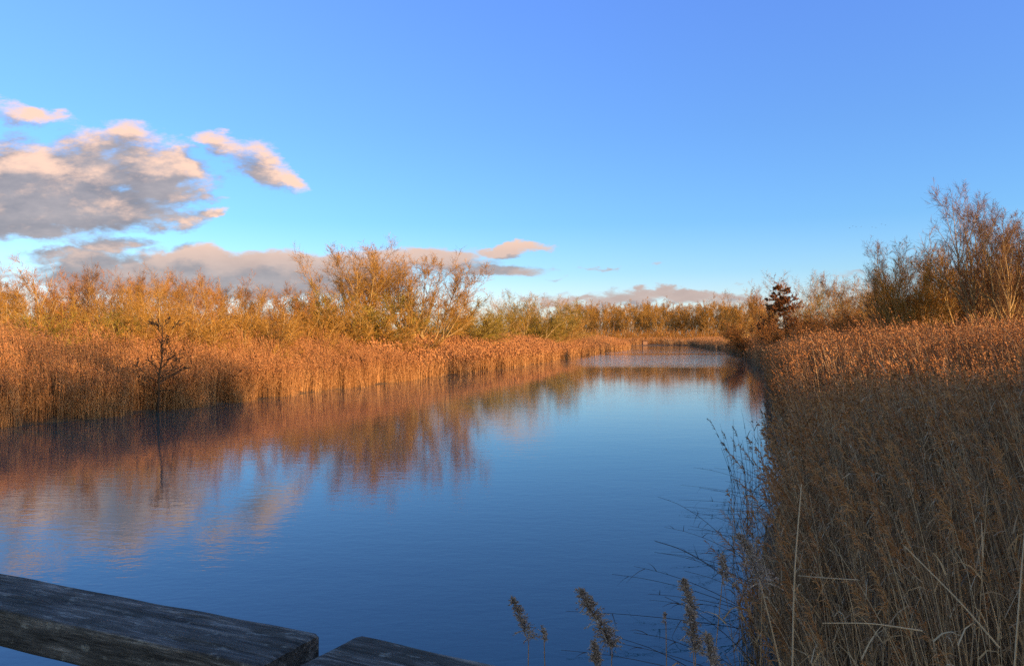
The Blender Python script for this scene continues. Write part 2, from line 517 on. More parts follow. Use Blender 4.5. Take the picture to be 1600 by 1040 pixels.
def along(line, y0, y1, o0, o1, count, side, power=1.0):
    """scatter points beside a bank line between two distances from the bridge"""
    out = []
    A, B = line[:-1], line[1:]
    ln = np.hypot(*(B - A).T)
    seg = R.choice(len(A), count * 3, p=ln / ln.sum())
    t = R.random(len(seg))[:, None]
    P = A[seg] * (1 - t) + B[seg] * t
    d = unit(B[seg] - A[seg]); nrm = np.column_stack([d[:, 1], -d[:, 0]]) * side
    o = o0 + (o1 - o0) * R.random(len(seg)) ** power
    P = P + nrm * o[:, None] + d * (R.normal(0, .12, len(o)) * o)[:, None]
    ok = (P[:, 1] > y0) & (P[:, 1] < y1)
    return P[ok], nrm[ok]

def reed_field(name, label, line, side, bands, mats, lean_out=.18, hvar=.35):
    mb = MB()
    for (y0, y1, o0, o1, dens, lod, wide, h0, h1) in bands:
        A, B = line[:-1], line[1:]
        ln = np.hypot(*(B - A).T).sum()
        P, nrm = along(line, y0, y1, o0, o1, int(dens * ln * (o1 - o0) / 3), side, 1.25)
        # stems grow in tussocks that lean together
        nc = max(1, len(P) // 9)
        cid = R.integers(0, nc, len(P))
        spread = .07 if lod == 0 else .11 if lod == 1 else .22
        loose = R.random(len(P)) < .25
        P = np.where(loose[:, None], P, P[cid] + R.normal(0, spread, P.shape)); nrm = np.where(loose[:, None], nrm, nrm[cid])
        clean = R.normal(0, .07, (nc, 2))[cid]; ctall = R.uniform(.78, 1.12, nc)[cid]; ctint = R.normal(0, .14, nc)[cid] + np.where(R.random(len(P)) < .07, .6, 0)
        s = shore(P)
        ok = s > (-.05 + .5 * lump(P, 2.2, 1.0) + .2 * lump(P, .8, 2.0))
        # seen from the bridge or near enough to matter
        ok &= np.abs(P[:, 0]) < .80 * P[:, 1] + 5
        P, nrm, s, clean, ctall, ctint = P[ok], nrm[ok], s[ok], clean[ok], ctall[ok], ctint[ok]
        keep = R.random(len(P)) < np.clip(.80 + .5 * lump(P, 1.3, .4), .15, 1)
        P, nrm, s, clean, ctall, ctint = P[keep], nrm[keep], s[keep], clean[keep], ctall[keep], ctint[keep]
        H = (h0 + (h1 - h0) * R.random(len(P))) * (1 + hvar * (.40 * lump(P, 2.6, 3.0) + .22 * lump(P, .9, 1.3))) * np.where(R.random(len(P)) < .16, R.uniform(.45, .85, len(P)), 1) * ctall * (np.interp(s, [0, .5, 2], [.68, .84, 1.0]) if side > 0 else np.interp(s, [0, 1, 3, 7], [.54, .62, .80, 1.04]))
        if side > 0:
            H = H * np.clip(np.interp(P[:, 1] + 2.5 * lump(P, 3.0, 5.0), [14, 18, 27, 30], [1, .64, .56, 1]) + .16 * lump(P, 1.7, 2.2), .4, 1.1)   # strip shaped lower to let the sun onto the reeds behind
        lean = -nrm * (lean_out * H * np.interp(s, [0, 1.5, 4], [1.0, .35, .1]))[:, None] + (np.array([-.10, .04]) + clean) * H[:, None]
        reed_batch(mb, P, H, lean, lod, wide, z0=None, tint_bias=ctint, plume_p=.2 if lod == 0 else .35 if y0 == 10 else .85, sway=.16 if lod == 0 else .12)
    o = mb.build(name, mats)
    return tag(o, label, 'reeds', kind='stuff')

reed_field('reed_bed', 'tall tan reed bed along the left bank of the canal', LB, -1,
           [(14, 60, 0, 4.0, 120, 1, 1.7, 2.2, 3.1), (14, 60, 4.0, 12, 52, 1, 2.0, 2.3, 3.2), (60, 130, 0, 9.0, 40, 2, 3.4, 2.3, 3.1), (130, 330, 0, 9.0, 13, 2, 7.0, 2.4, 3.2)],
           [M['reed'], M['tan_plume']])
reed_field('reed_bed', 'brown reed bed filling the right bank beside the bridge', RB, 1,
           [(4.6, 10, .1, 8.0, 84, 0, 1.05, 1.0, 2.2), (10, 27, .45, 14.0, 60, 1, 1.45, 1.3, 2.2), (27, 62, 0, 20.0, 42, 1, 2.2, 1.75, 2.6), (62, 140, 0, 12.0, 20, 2, 4.5, 1.5, 2.35), (140, 330, 0, 10, 9, 2, 8.0, 2.0, 2.8)],
           [M['near_reed'], M['tan_plume']], lean_out=.05)
reed_field('reed_bed', 'low distant reed bed closing off the end of the canal', np.array([(30, 318), (82, 319)], float), -1,
           [(300, 340, 0, 8, 12, 2, 9.0, 2.0, 2.8)], [M['reed'], M['tan_plume']])

# ------------------------------------------------------------------ trees
def poly(start, d, L, n, wob, up, S):
    """S growing polylines; d unit directions, L lengths"""
    P = np.zeros((S, n, 3)); P[:, 0] = start
    step = (L / (n - 1))[:, None]
    for i in range(1, n):
        P[:, i] = P[:, i - 1] + d * step
        d = unit(d + R.normal(0, wob, (S, 3)) + np.array([0, 0, up]))
    return P

def children(P, Rr, per, t0, t1, ang, lfrac, n, wob, up, rfrac, rtip, tl=.6):
    """per branches off each polyline"""
    S, m, _ = P.shape
    par = np.repeat(np.arange(S), per); K = len(par)
    a = R.uniform(t0, t1, K)
    i = np.minimum((a * (m - 1)).astype(int), m - 2); f = (a * (m - 1) - i)[:, None]
    s = P[par, i] * (1 - f) + P[par, i + 1] * f
    T = unit(P[par, i + 1] - P[par, i])
    rr = Rr[par, i] * (1 - f[:, 0]) + Rr[par, i + 1] * f[:, 0]
    rnd = unit(np.cross(T, R.normal(size=(K, 3))))
    an = np.radians(R.normal(ang[0], ang[1], K))[:, None]
    d = unit(T * np.cos(an) + rnd * np.sin(an))
    plen = np.linalg.norm(P[:, -1] - P[:, 0], axis=1)[par]
    L = plen * R.uniform(lfrac[0], lfrac[1], K) * (1 - tl * a)
    Q = poly(s, d, L, n, wob, up, K)
    r0 = np.maximum(rr * rfrac, rtip)
    return Q, r0[:, None] * np.linspace(1, .35, n)

def make_tree(spec):
    """trunk + limbs in one mesh, twigs in the other; base at the origin; returns two meshes"""
    s = dict(H=9.0, stems=3, splay=22, r=.13, limbs=9, limb_ang=(34, 10), limb_len=(.35, .6), br=9, br_ang=(40, 13), br_len=(.32, .55), tw=13, tw_len=(.3, .75), tw_r=.0068, up=.10, t0=.2,
             bark='bark', twig='twig_gold', wob=.065, fat=1.0, leaf=None, leaves=0, k_taper=.6)
    s.update(spec)
    tr, cr = MB(), MB()
    N = s['stems']
    az = np.linspace(0, 2 * np.pi, N, endpoint=False) + R.uniform(0, .9, N) + R.uniform(0, 6)
    sp = np.radians(np.abs(R.normal(s['splay'], s['splay'] * .35, N)))
    d = np.column_stack([np.sin(sp) * np.cos(az), np.sin(sp) * np.sin(az), np.cos(sp)])
    L = s['H'] * R.uniform(.68, .92, N); L[0] = s['H'] * .92
    st = np.column_stack([np.cos(az) * s['r'] * .8, np.sin(az) * s['r'] * .8, np.full(N, -.15)]) * (0 if N == 1 else 1) + np.array([0, 0, -.15 if N == 1 else 0])
    P = poly(st, d, L, 9, s['wob'] * .7, s['up'] * .6, N)
    Rr = (s['r'] * .72 * R.uniform(.75, 1.1, N))[:, None] * np.linspace(1, .08, 9)
    tr.tubes(P, Rr, 7, 0, R.uniform(.4, .9, N))
    A, Ar = children(P, Rr, s['limbs'], s['t0'], .95, s['limb_ang'], s['limb_len'], 6, s['wob'], s['up'], .70, .013 * s['fat'], s['k_taper'] * .7)
    tr.tubes(A, Ar, 5, 0, R.uniform(.3, .9, len(A)))
    B, Br = children(A, Ar, s['br'], .12, 1.0, s['br_ang'], s['br_len'], 4, s['wob'], s['up'] * 1.4, .5, .0075 * s['fat'], .3)
    # thin wood high on the main stems too
    B2, Br2 = children(P, Rr, s['br'] + 4, .55, 1.0, (30, 10), (.13, .26), 4, s['wob'], s['up'] * 1.4, .5, .0075 * s['fat'], .35)
    cr.tubes(B, Br, 3, 0, R.uniform(.15, .8, len(B))); cr.tubes(B2, Br2, 3, 0, R.uniform(.15, .8, len(B2)))
    C, _ = children(np.concatenate([B, B2]), np.concatenate([Br, Br2]), s['tw'], .08, 1.0, (44, 15), s['tw_len'], 3, s['wob'], s['up'] * 1.2, .5, .006, .25)
    cr.tubes(C, s['tw_r'] * np.array([1, .8, .35]) * R.uniform(.7, 1.3, (len(C), 1)), 3, 0, R.beta(2, 2, len(C)))
    if s['leaves']:
        pick = C[R.integers(0, len(C), s['leaves'])]
        a = R.random((len(pick), 1)); p = pick[:, 0] * (1 - a) + pick[:, 2] * a
        dd = unit(R.normal(size=p.shape) + np.array([0, 0, -.5])); ll = R.uniform(.05, .11, (len(p), 1))
        Q = np.stack([p, p + dd * ll * .5, p + dd * ll], 1)
        cr.tubes(Q, np.array([.2, 1, .15]) * R.uniform(.02, .038, (len(p), 1)), 2, 1, R.beta(2, 2, len(p)))
    return tr, cr, [M[s['bark']]], [M[s['twig']]] + ([M[s['leaf']]] if s['leaf'] else [])

PROTO = {}
SPECS = {
    'willow_a': dict(H=9, stems=4, splay=20, twig='twig_gold', limbs=8),
    'willow_b': dict(H=9, stems=6, splay=26, r=.10, twig='twig_gold', limbs=7),
    'willow_c': dict(H=9, stems=3, splay=14, twig='twig_orange', limbs=10),
    'slim_a': dict(H=10, stems=1, splay=3, r=.12, twig='twig_orange', limbs=26, limb_ang=(30, 8), limb_len=(.22, .34), up=.16, t0=.15, br=7),
    'slim_b': dict(H=10, stems=2, splay=7, r=.10, twig='twig_brown', limbs=15, limb_ang=(32, 8), limb_len=(.25, .36), up=.15, t0=.18, br=8),
    'round_a': dict(H=9, stems=3, splay=24, r=.16, twig='twig_gold', limbs=11, limb_ang=(42, 12), limb_len=(.42, .62), br=10, tw=9, t0=.15),
    'round_b': dict(H=9, stems=5, splay=30, r=.13, twig='twig_green', limbs=8, limb_ang=(38, 12), limb_len=(.4, .6), br=10, tw=9, t0=.12),
    'pale_fork': dict(H=9, stems=5, splay=26, r=.15, twig='twig_gold', bark='bark', limbs=7, limb_ang=(30, 8), limb_len=(.35, .55), t0=.3),
    'far_a': dict(H=14, stems=4, splay=16, r=.2, twig='twig_gold', limbs=9, limb_len=(.35, .55), br=9, tw=8, tw_r=.024, fat=1.8, t0=.1),
    'far_b': dict(H=14, stems=5, splay=20, r=.18, twig='twig_gold', limbs=11, limb_len=(.3, .46), br=9, tw=8, tw_r=.024, fat=1.8, t0=.12),
    'far_c': dict(H=14, stems=2, splay=8, r=.22, twig='twig_gold', limbs=18, limb_len=(.3, .5), br=9, tw=8, tw_r=.024, fat=1.8, t0=.1),
    'central_a': dict(H=11, stems=10, splay=21, r=.14, twig='twig_gold', limbs=10, limb_ang=(24, 8), limb_len=(.34, .52), br=9, tw=12, tw_r=.008, fat=1.1, up=.12, t0=.28),
    'central_b': dict(H=11, stems=10, splay=27, r=.15, twig='twig_gold', limbs=10, limb_ang=(26, 9), limb_len=(.34, .52), br=9, tw=12, tw_r=.008, fat=1.1, up=.12, t0=.28),
    'right_fan': dict(H=9, stems=15, splay=19, r=.12, wob=.04, twig='twig_gold', bark='bark', limbs=9, limb_ang=(22, 8), limb_len=(.3, .5), br=8, tw=9, tw_r=.0072, fat=1.1, up=.10, t0=.3),
    'right_tall': dict(H=13, stems=5, splay=13, r=.17, twig='twig_brown', bark='bark', limbs=16, limb_ang=(30, 8), limb_len=(.26, .42), br=9, tw=11, tw_r=.0072, fat=1.1, up=.14, t0=.25),
    'right_lean': dict(H=8, stems=1, splay=24, r=.15, twig='twig_gold', limbs=14, limb_ang=(34, 9), limb_len=(.26, .42), br=11, tw=9, up=.08, t0=.42),
    'dark_tree': dict(H=9, stems=1, splay=2, r=.16, twig='twig_brown', bark='bark_dark', leaf='dead_leaf', leaves=42000, limbs=60, limb_ang=(66, 9), limb_len=(.36, .52), br=8, br_ang=(45, 12), tw=6, up=.0, t0=.05, k_taper=1.3),
    'dark_edge': dict(H=11, stems=2, splay=10, r=.2, twig='twig_brown', bark='bark_dark', leaf='dead_leaf', leaves=9000, limbs=14, limb_ang=(45, 12), limb_len=(.28, .42), br=8, tw=6, up=.05, t0=.15),
    'bush_gold': dict(H=4.2, stems=16, splay=34, r=.05, twig='twig_gold', limbs=7, limb_ang=(25, 9), limb_len=(.35, .6), br=7, tw=6, tw_r=.008, t0=.08, up=.05),
    'bush_green': dict(H=4.2, stems=18, splay=36, r=.045, twig='twig_green', bark='bark', limbs=8, limb_ang=(26, 9), limb_len=(.35, .6), br=8, tw=7, tw_r=.008, t0=.06, up=.05),
    'bush_orange': dict(H=4.2, stems=16, splay=34, r=.05, twig='twig_orange', bark='bark_dark', limbs=8, limb_ang=(28, 9), limb_len=(.35, .6), br=8, tw=7, tw_r=.008, t0=.06, up=.04),
}

def plant(name, kind, label, cat, px, top, d, group=None, width=1.0, rz=None, sink=0.0):
    """a copy of one kind of tree, its tip reaching the height seen at pixel row `top`"""
    x, y = at(px, d)
    gz = float(ground_z([(x, y)])[0]) - sink
    H = CAM_Z + (527 - top) / F * d - gz
    if kind not in PROTO:
        tr, cr, mt, mc = make_tree(SPECS[kind])
        e = link(name, None)
        a = tr.build('trunk' if 'bush' not in kind else 'stem', mt, e, smooth=True); b = cr.build('crown', mc, e)
        zmax = float(np.percentile(np.concatenate([v[:, 2] for v in cr.v]), 98.5))
        PROTO[kind] = (e, zmax)
    else:
        src, zmax = PROTO[kind]
        e = src.copy(); e.name = name; COL.objects.link(e)
        for k in ('label', 'category', 'group'):
            if k in e: del e[k]
        for ch in src.children:
            c = ch.copy(); COL.objects.link(c); c.parent = e
    k = H / PROTO[kind][1]
    e.location = (x, y, gz)
    e.scale = (k * width, k * width, k)
    e.rotation_euler = (0, 0, R.uniform(0, 6.28) if rz is None else rz)
    return tag(e, label, cat, group)

ORD = ['first', 'second', 'third', 'fourth', 'fifth', 'sixth', 'seventh', 'eighth', 'ninth', 'tenth', 'eleventh', 'twelfth', 'thirteenth', 'fourteenth', 'fifteenth', 'sixteenth']

# the two big willows in the middle of the left bank
plant('willow_tree', 'central_a', 'tallest bare many-stemmed willow of the left bank, with a pointed top', 'tree', 556, 384, 76, width=1.1)
plant('willow_tree', 'central_b', 'broad bare willow with splayed pale stems beside the tallest willow', 'tree', 655, 398, 78, width=1.2)
# front row of the left bank
row = [(-28, 420, 47, 'willow_a'), (48, 412, 46, 'pale_fork'), (92, 428, 50, 'willow_c'), (140, 420, 50, 'slim_b'), (176, 440, 47, 'willow_b'), (212, 446, 46, 'willow_a'), (255, 428, 45, 'round_a'),
       (308, 446, 50, 'willow_c'), (345, 450, 54, 'willow_b'), (385, 456, 56, 'willow_a'), (425, 458, 60, 'round_a'), (462, 455, 60, 'willow_c'), (500, 470, 64, 'willow_b')]
for i, (px, top, d, k) in enumerate(row):
    lab = {1: 'bare willow with pale forked limbs low at the far left edge', 6: 'broad rounded golden tree behind the dark sapling', 3: 'slender upright bare tree behind the left reed bed, near the left edge'}.get(i)
    if lab is None:
        lab = f'bare golden willow, {ORD[i]} from the left edge in the row behind the left reeds'
    plant('willow_tree', k, lab, 'tree', px, top, d, 'bare trees behind the left reed bed')
for i, px in enumerate(range(-40, 530, 15)):
    plant('bare_tree', ['slim_a', 'slim_b', 'willow_c', 'willow_b'][i % 4], 'bare orange-twigged tree filling the second row behind the left willows', 'tree', px + R.uniform(-9, 9), R.uniform(416, 454) + px * .04, R.uniform(60, 84), 'second row of bare trees on the left')
# green and gold willow bushes at their feet
for px, top, d, k, lab in [(552, 465, 68, 'bush_green', 'olive green willow bush under the tallest willow'), (590, 479, 66, 'bush_gold', 'low golden bush between the two big willows'), (700, 471, 92, 'bush_green', 'olive bush at the right foot of the broad willow'),
                           (735, 489, 102, 'bush_green', 'low green-brown bush in the gap right of the broad willow'), (505, 487, 62, 'bush_gold', 'golden bush at the left foot of the tallest willow'), (455, 495, 56, 'bush_gold', 'bright yellow bush behind the reeds, left of the big willows'),
                           (390, 491, 52, 'bush_gold', 'bright golden bush right of the rounded golden tree'), (320, 495, 46, 'bush_gold', 'golden bush just right of the dark sapling'), (120, 495, 42, 'bush_green', 'olive bush right of the pale forked willow'),
                           (190, 497, 43, 'bush_gold', 'golden bush left of the rounded golden tree'), (15, 493, 41, 'bush_orange', 'rust orange bush at the far left edge')]:
    plant('willow_bush', k, lab, 'bush', px, top, d, width=1.35)
# rounded trees right of the centre gap
mid = [(762, 474, 118, 'round_b'), (792, 458, 122, 'round_a'), (822, 458, 128, 'round_b'), (850, 464, 150, 'round_a'), (878, 470, 165, 'round_b'), (898, 480, 185, 'round_a'), (748, 484, 112, 'round_a'), (836, 476, 135, 'bush_green'), (866, 486, 150, 'bush_gold')]
for i, (px, top, d, k) in enumerate(mid):
    plant('willow_tree', k, f'rounded bare willow, {ORD[i]} planted of the clump right of the centre gap' if False else 'rounded olive-gold willow in the clump where the left bank curves away', 'tree', px, top, d, 'rounded willows at the bend of the left bank', width=1.15)
# the far row
for i, px in enumerate(range(892, 1204, 6)):
    plant('bare_tree', ['far_a', 'far_b', 'far_c'][i % 3], 'bare orange tree in the even far row closing off the canal', 'tree', px + R.uniform(-4, 4), R.uniform(471, 484), R.uniform(348, 420), 'far row of bare trees', width=.9)
# right bank
right = [(1152, 466, 165, 'far_b', 'hazy bare tree at the left end of the right bank trees'), (1182, 446, 150, 'slim_a', 'slender pointed bare tree just left of the dark brown tree'), (1204, 462, 150, 'willow_c', 'short bare tree close beside the dark brown tree'),
         (1244, 428, 138, 'round_a', 'tall rounded golden tree directly behind the dark brown tree'), (1232, 447, 104, 'dark_tree', 'dark brown conical tree keeping its dead leaves'), (1270, 456, 130, 'willow_a', 'bare golden tree right of the dark brown tree'),
         (1302, 432, 118, 'slim_b', 'narrow upright orange tree alone against the sky'), (1326, 456, 124, 'slim_a', 'thin bare tree right of the narrow upright one'), (1352, 450, 96, 'slim_b', 'sparse bare tree left of the big fan-shaped willow'),
         (1372, 436, 90, 'slim_a', 'sparse slender tree next to the fan-shaped willow'), (1430, 392, 52, 'right_fan', 'wide fan-shaped willow of many straight stems on the right bank'), (1400, 386, 54, 'right_tall', 'pale feathery bare tree at the left side of the fan-shaped willow'),
         (1512, 362, 50, 'right_lean', 'yellow-lit willow leaning left on the right bank'), (1546, 292, 48, 'right_tall', 'tallest bare tree on the right bank'), (1592, 322, 46, 'right_tall', 'tall bare tree at the right edge of the photo'), (1612, 350, 58, 'dark_edge', 'dark leafy tree cut by the right edge of the photo')]
right += [(1572, 316, 53, 'right_tall', 'bare tree standing between the tallest tree and the photo edge'), (1500, 392, 58, 'right_fan', 'smaller fan-shaped willow behind the leaning willow'), (1166, 454, 170, 'round_a', 'rounded bare tree second from the left end of the right bank trees'), (1216, 444, 152, 'willow_a', 'bare golden tree showing between the dark brown tree and the pointed tree'), (1286, 436, 132, 'round_a', 'bare upright tree touching the left side of the narrow orange tree'),
          (1318, 440, 122, 'round_b', 'olive rounded tree touching the right side of the narrow orange tree'), (1342, 444, 112, 'round_a', 'bare orange tree halfway between the narrow orange tree and the fan-shaped willow'), (1366, 434, 100, 'willow_b', 'broad bare tree at the far left foot of the fan-shaped willow'), (1392, 418, 80, 'willow_a', 'golden bare tree behind the left edge of the fan-shaped willow')]
for px, top, d, k, lab in right:
    w = {'right_tall': .95, 'dark_tree': 1.25, 'right_fan': 1.05}.get(k, 1.0)
    rz = math.pi if k == 'right_lean' else None
    plant('bare_tree' if k != 'dark_tree' else 'brown_tree', k, lab, 'tree', px, top, d, width=w, rz=rz)
for px, top, d, k, lab in [(1290, 490, 100, 'bush_orange', 'orange bush under the narrow upright tree'), (1340, 488, 84, 'bush_orange', 'orange-brown bush left of the fan-shaped willow'), (1385, 476, 64, 'bush_orange', 'rusty bush at the left foot of the fan-shaped willow'),
                           (1475, 474, 58, 'bush_green', 'olive bush between the fan-shaped willow and the leaning willow'), (1520, 455, 60, 'bush_orange', 'dense orange bush below the tallest tree'), (1570, 450, 58, 'bush_orange', 'dense orange bush beside the right edge'), (1240, 504, 92, 'bush_orange', 'low brown bush at the foot of the dark brown tree'),
                           (1180, 500, 120, 'bush_orange', 'low rusty bush beneath the slender pointed tree'), (1610, 470, 54, 'bush_gold', 'golden bush cut by the right edge')]:
    plant('willow_bush', k, lab, 'bush', px, top, d, width=1.4)

# the leafless sapling on the left bank
def sapling():
    x, y = at(246, 34.2)
    e = link('alder_sapling', None, None, (x, y, float(ground_z([(x, y)])[0])))
    tag(e, 'small dark sapling with cones standing in front of the left reed bed', 'sapling')
    tr, cr = MB(), MB()
    P = np.array([[(0, 0, -.1), (.05, 0, .8), (.07, 0, 1.6), (.20, 0, 2.4), (.19, .02, 3.1), (.24, 0, 4.1)]])
    rr = np.array([[.060, .050, .042, .034, .024, .010]])
    tr.tubes(P, rr, 6, 0, [.2])
    tr.tubes(np.array([[(.03, 0, .85), (-.22, -.1, 1.25), (-.6, -.15, 1.62), (-1.0, -.2, 1.9)], [(.05, 0, 1.0), (.5, -.1, 1.05), (.9, -.2, .95), (1.2, -.2, .9)]]), np.array([[.022, .017, .012, .006]] * 2), 5, 0, [.2, .2])
    A, Ar = children(P, rr, 22, .30, .98, (56, 14), (.28, .48), 5, .16, .03, .5, .008, .6)
    tr.tubes(A, Ar, 3, 0, R.uniform(0, .6, len(A)))
    B, _ = children(A, Ar, 6, .2, 1, (40, 14), (.25, .5), 3, .15, .04, .5, .004, .3)
    cr.tubes(B, np.array([.010, .008, .005]), 3, 0, R.uniform(0, .6, len(B)))
    a = R.random((400, 1)); pk = B[R.integers(0, len(B), 400)]
    c = pk[:, 0] * (1 - a) + pk[:, 2] * a
    d = unit(R.normal(size=c.shape)) * .03
    cr.tubes(np.stack([c - d, c, c + d], 1), np.array([.010, .030, .010]), 4, 0, R.uniform(0, .5, 400))
    tr.build('trunk', M['dark_stem'], e); cr.build('crown', M['dark_stem'], e)
sapling()

# ------------------------------------------------------------------ scrub behind the reeds and the wood off to the right
def scrub(name, label, line, side, y0, y1, o0, o1, dens, h, mats, wide):
    mb = MB()
    ln = np.hypot(*(line[1:] - line[:-1]).T).sum()
    P, nrm = along(line, y0, y1, o0, o1, int(dens * ln * (o1 - o0) / 3), side)
    ok = (shore(P) > o0 * .8) & (np.abs(P[:, 0]) < .8 * P[:, 1] + 6)
    P = P[ok]; S = len(P)
    H = h * (1 + .45 * lump(P, 4.0, 1.0)) * R.uniform(.6, 1.15, S)
    base = np.column_stack([P, ground_z(P) - .05])
    d = unit(np.column_stack([R.normal(0, .3, (S, 2)), np.ones(S)]))
    A = poly(base, d, H, 5, .13, .05, S)
    Ar = (.011 * wide * R.uniform(.6, 1.3, S))[:, None] * np.linspace(1, .4, 5)
    mi = 0 if len(mats) == 1 else 1
    mb.tubes(A, Ar, 3, 0, R.beta(2, 2, S))
    B, Br = children(A, Ar, 5, .2, 1, (32, 10), (.25, .5), 3, .14, .08, .6, .006 * wide, .4)
    mb.tubes(B, Br, 3, mi, R.beta(2, 2, len(B)))
    return tag(mb.build(name, mats), label, 'undergrowth', kind='stuff')
scrub('undergrowth', 'golden leafless scrub between the left reeds and the trees', LB, -1, 25, 330, 9, 26, 1.3, 3.3, [M['twig_gold'], M['twig_green']], 2.0)
scrub('undergrowth', 'rusty leafless scrub behind the right reed bed', RB, 1, 62, 330, 12, 32, 1.0, 2.7, [M['twig_orange'], M['twig_gold']], 2.0)
scrub('undergrowth', 'orange scrub at the foot of the far row of trees', np.array([(-10, 322), (110, 330)], float), -1, 300, 420, 6, 40, 1.0, 5.0, [M['twig_gold'], M['twig_orange']], 6.0)

def wood():
    """the bare wood on the right bank, beside and behind the bridge, that shades the near reeds and water"""
    mb = MB()
    parts = []
    for sp in (SPECS['round_a'], SPECS['right_tall'], SPECS['dark_edge']):
        s = dict(sp); s.update(twig='twig_brown', leaf=None, leaves=0, tw_r=.016, tw=6)
        tr, cr, _, _ = make_tree(s)
        V = np.concatenate(tr.v + cr.v); off = sum(len(v) for v in tr.v)
        Q = np.concatenate([np.concatenate(tr.f), np.concatenate(cr.f) + off])
        parts.append((V, Q))
    for x, y, H, w in WOOD:
        V, Q = parts[R.integers(0, 3)]
        a = R.uniform(0, 6.28); c, s_ = math.cos(a), math.sin(a)
        k = H / V[:, 2].max()
        W = np.column_stack([(V[:, 0] * c - V[:, 1] * s_) * k * w + x, (V[:, 0] * s_ + V[:, 1] * c) * k * w + y, V[:, 2] * k + float(ground_z([(x, y)])[0])])
        mb.add(W, Q, 0, R.uniform(.3, .7))
    tag(mb.build('woodland', [M['bark_dark']]), 'bare wood on the right bank beside the bridge', 'woodland', kind='stuff')
WOOD = []
while len(WOOD) < 92:
    q, t = R.uniform(-16, 27), R.uniform(16, 44)
    x, y = q * .515 + t * .857, q * .857 - t * .515
    if (x > .74 * y + 5 or y < 0) and R.random() < np.interp(q, [4, 12, 22, 33], [1, .85, .6, .15]):
        WOOD.append((x, y, R.uniform(14.5, 18.5) if q > 4 else R.uniform(8, 13), 1.0))
wood()

# ------------------------------------------------------------------ single reeds in front of the bridge
def near_reed(px, top, d, L, tip, label, group=None, fluffy=1.0, mat='near_reed', tint=.6):
    """one reed: stem from the canal bed to the seed head; `tip` is the lean in px of the head's tip"""
    x, y = at(px, d)
    zt = CAM_Z + (527 - top) / F * d
    g = float(ground_z([(x, y)])[0])
    bx = x + R.uniform(-.12, .12) + tip[1] / F * d; by = y + R.uniform(-.1, .2)
    g = max(float(ground_z([(bx, by)])[0]), -.7)
    e = link('reed', None, None, (bx, by, g)); tag(e, label, 'reed', group)
    base = np.zeros(3); topv = np.array([x - bx, y - by, zt - g])
    n = 9; t = np.linspace(0, 1, n)[:, None]
    side = np.array([R.uniform(-.05, .05), R.uniform(-.05, .05), 0])
    neck = topv - np.array([tip[0] / F * d, 0, L])
    P = base * (1 - t) + neck * t + side * np.sin(t * np.pi)
    mb = MB(); mb.tubes(P[None], np.linspace(.0036, .0022, n)[None], 5, 0, [tint]); mb.build('stem', M[mat], e, smooth=True)
    # leaves
    for a in R.uniform(.45, .95, 4):
        s0 = P[int(a * (n - 1))]; az = R.uniform(0, 6.28); ll = R.uniform(.18, .4)
        dd = unit(np.array([math.cos(az), math.sin(az), R.uniform(.2, 1.4)]))
        Q = np.array([s0 + dd * ll * b - np.array([0, 0, .7 * ll * b * b]) for b in np.linspace(0, 1, 6)])
        lb = MB(); lb.tubes(Q[None], np.linspace(.007, .001, 6)[None], 2, 0, [tint + .15])
        lb.build('leaf', M[mat], e)
    pb = MB()
    ax = np.array([neck + (topv - neck) * b + np.array([0, 0, .03 * L]) * 4 * b * (1 - b) for b in np.linspace(0, 1, 8)])
    pb.tubes(ax[None], np.linspace(.0022, .0008, 8)[None], 3, 0, [.3])
    K = int(190 * fluffy)
    a = R.random(K); i = np.minimum((a * 7).astype(int), 6); f = (a * 7 - i)[:, None]
    s0 = ax[i] * (1 - f) + ax[i + 1] * f
    T = unit(ax[i + 1] - ax[i])
    wind = np.array([.25 if tip[0] < 0 else -.25, 0, 0])
    dd = unit(T + R.normal(0, .45, (K, 3)) + wind * 2.0)
    ll = L * R.uniform(.14, .42, K) * (1.15 - .8 * a)
    Q = np.stack([s0 + dd * (ll * b)[:, None] - np.array([0, 0, 1]) * (ll * .5 * b * b)[:, None] for b in (0, .4, .75, 1)], 1)
    pb.tubes(Q, np.array([.5, 1.0, 1.1, .2]) * .0024, 2, 0, R.beta(2, 2, K))
    # the spikelets: tiny tufts on every branchlet
    k2 = K * 8
    pk = Q[R.integers(0, K, k2)]; b = R.integers(1, 4, k2)
    p = pk[np.arange(k2), b]
    d2 = unit(unit(pk[:, -1] - pk[:, 0]) + R.normal(0, .45, (k2, 3))); l2 = R.uniform(.008, .017, (k2, 1))
    pb.tubes(np.stack([p, p + d2 * l2 * .5, p + d2 * l2], 1), np.array([.4, 1, .1]) * .0021, 2, 0, R.beta(2, 2, k2))
    pb.build('plume', M['near_plume'], e)
    return e

near_reed(800, 936, 3.7, .20, (-26, 26), 'reed with a thin dark plume, leftmost beside the second handrail', fluffy=.7)
near_reed(846, 978, 3.6, .06, (-4, 14), 'short bare-tipped reed close right of the leftmost plumed reed', fluffy=.15)
near_reed(906, 924, 3.3, .24, (-50, 60), 'reed with the largest bushy plume bent left at the bottom of the photo', fluffy=1.5)
near_reed(926, 1004, 3.2, .09, (-4, 16), 'reed with a short round plume under the largest plume', fluffy=.8)
near_reed(1066, 906, 3.5, .16, (-14, 22), 'reed with a narrow dark upright plume left of the right bank', fluffy=.8)
near_reed(1074, 950, 3.3, .19, (-12, 20), 'reed with a brown drooping plume below the narrow dark plume', fluffy=1.2)
near_reed(1104, 992, 3.1, .12, (-6, 10), 'reed with a small rusty plume at the bottom edge', fluffy=.8)
near_reed(1126, 866, 3.9, .13, (-2, -4), 'reed with a thin sparse plume on a straight stem against the water', fluffy=.45)
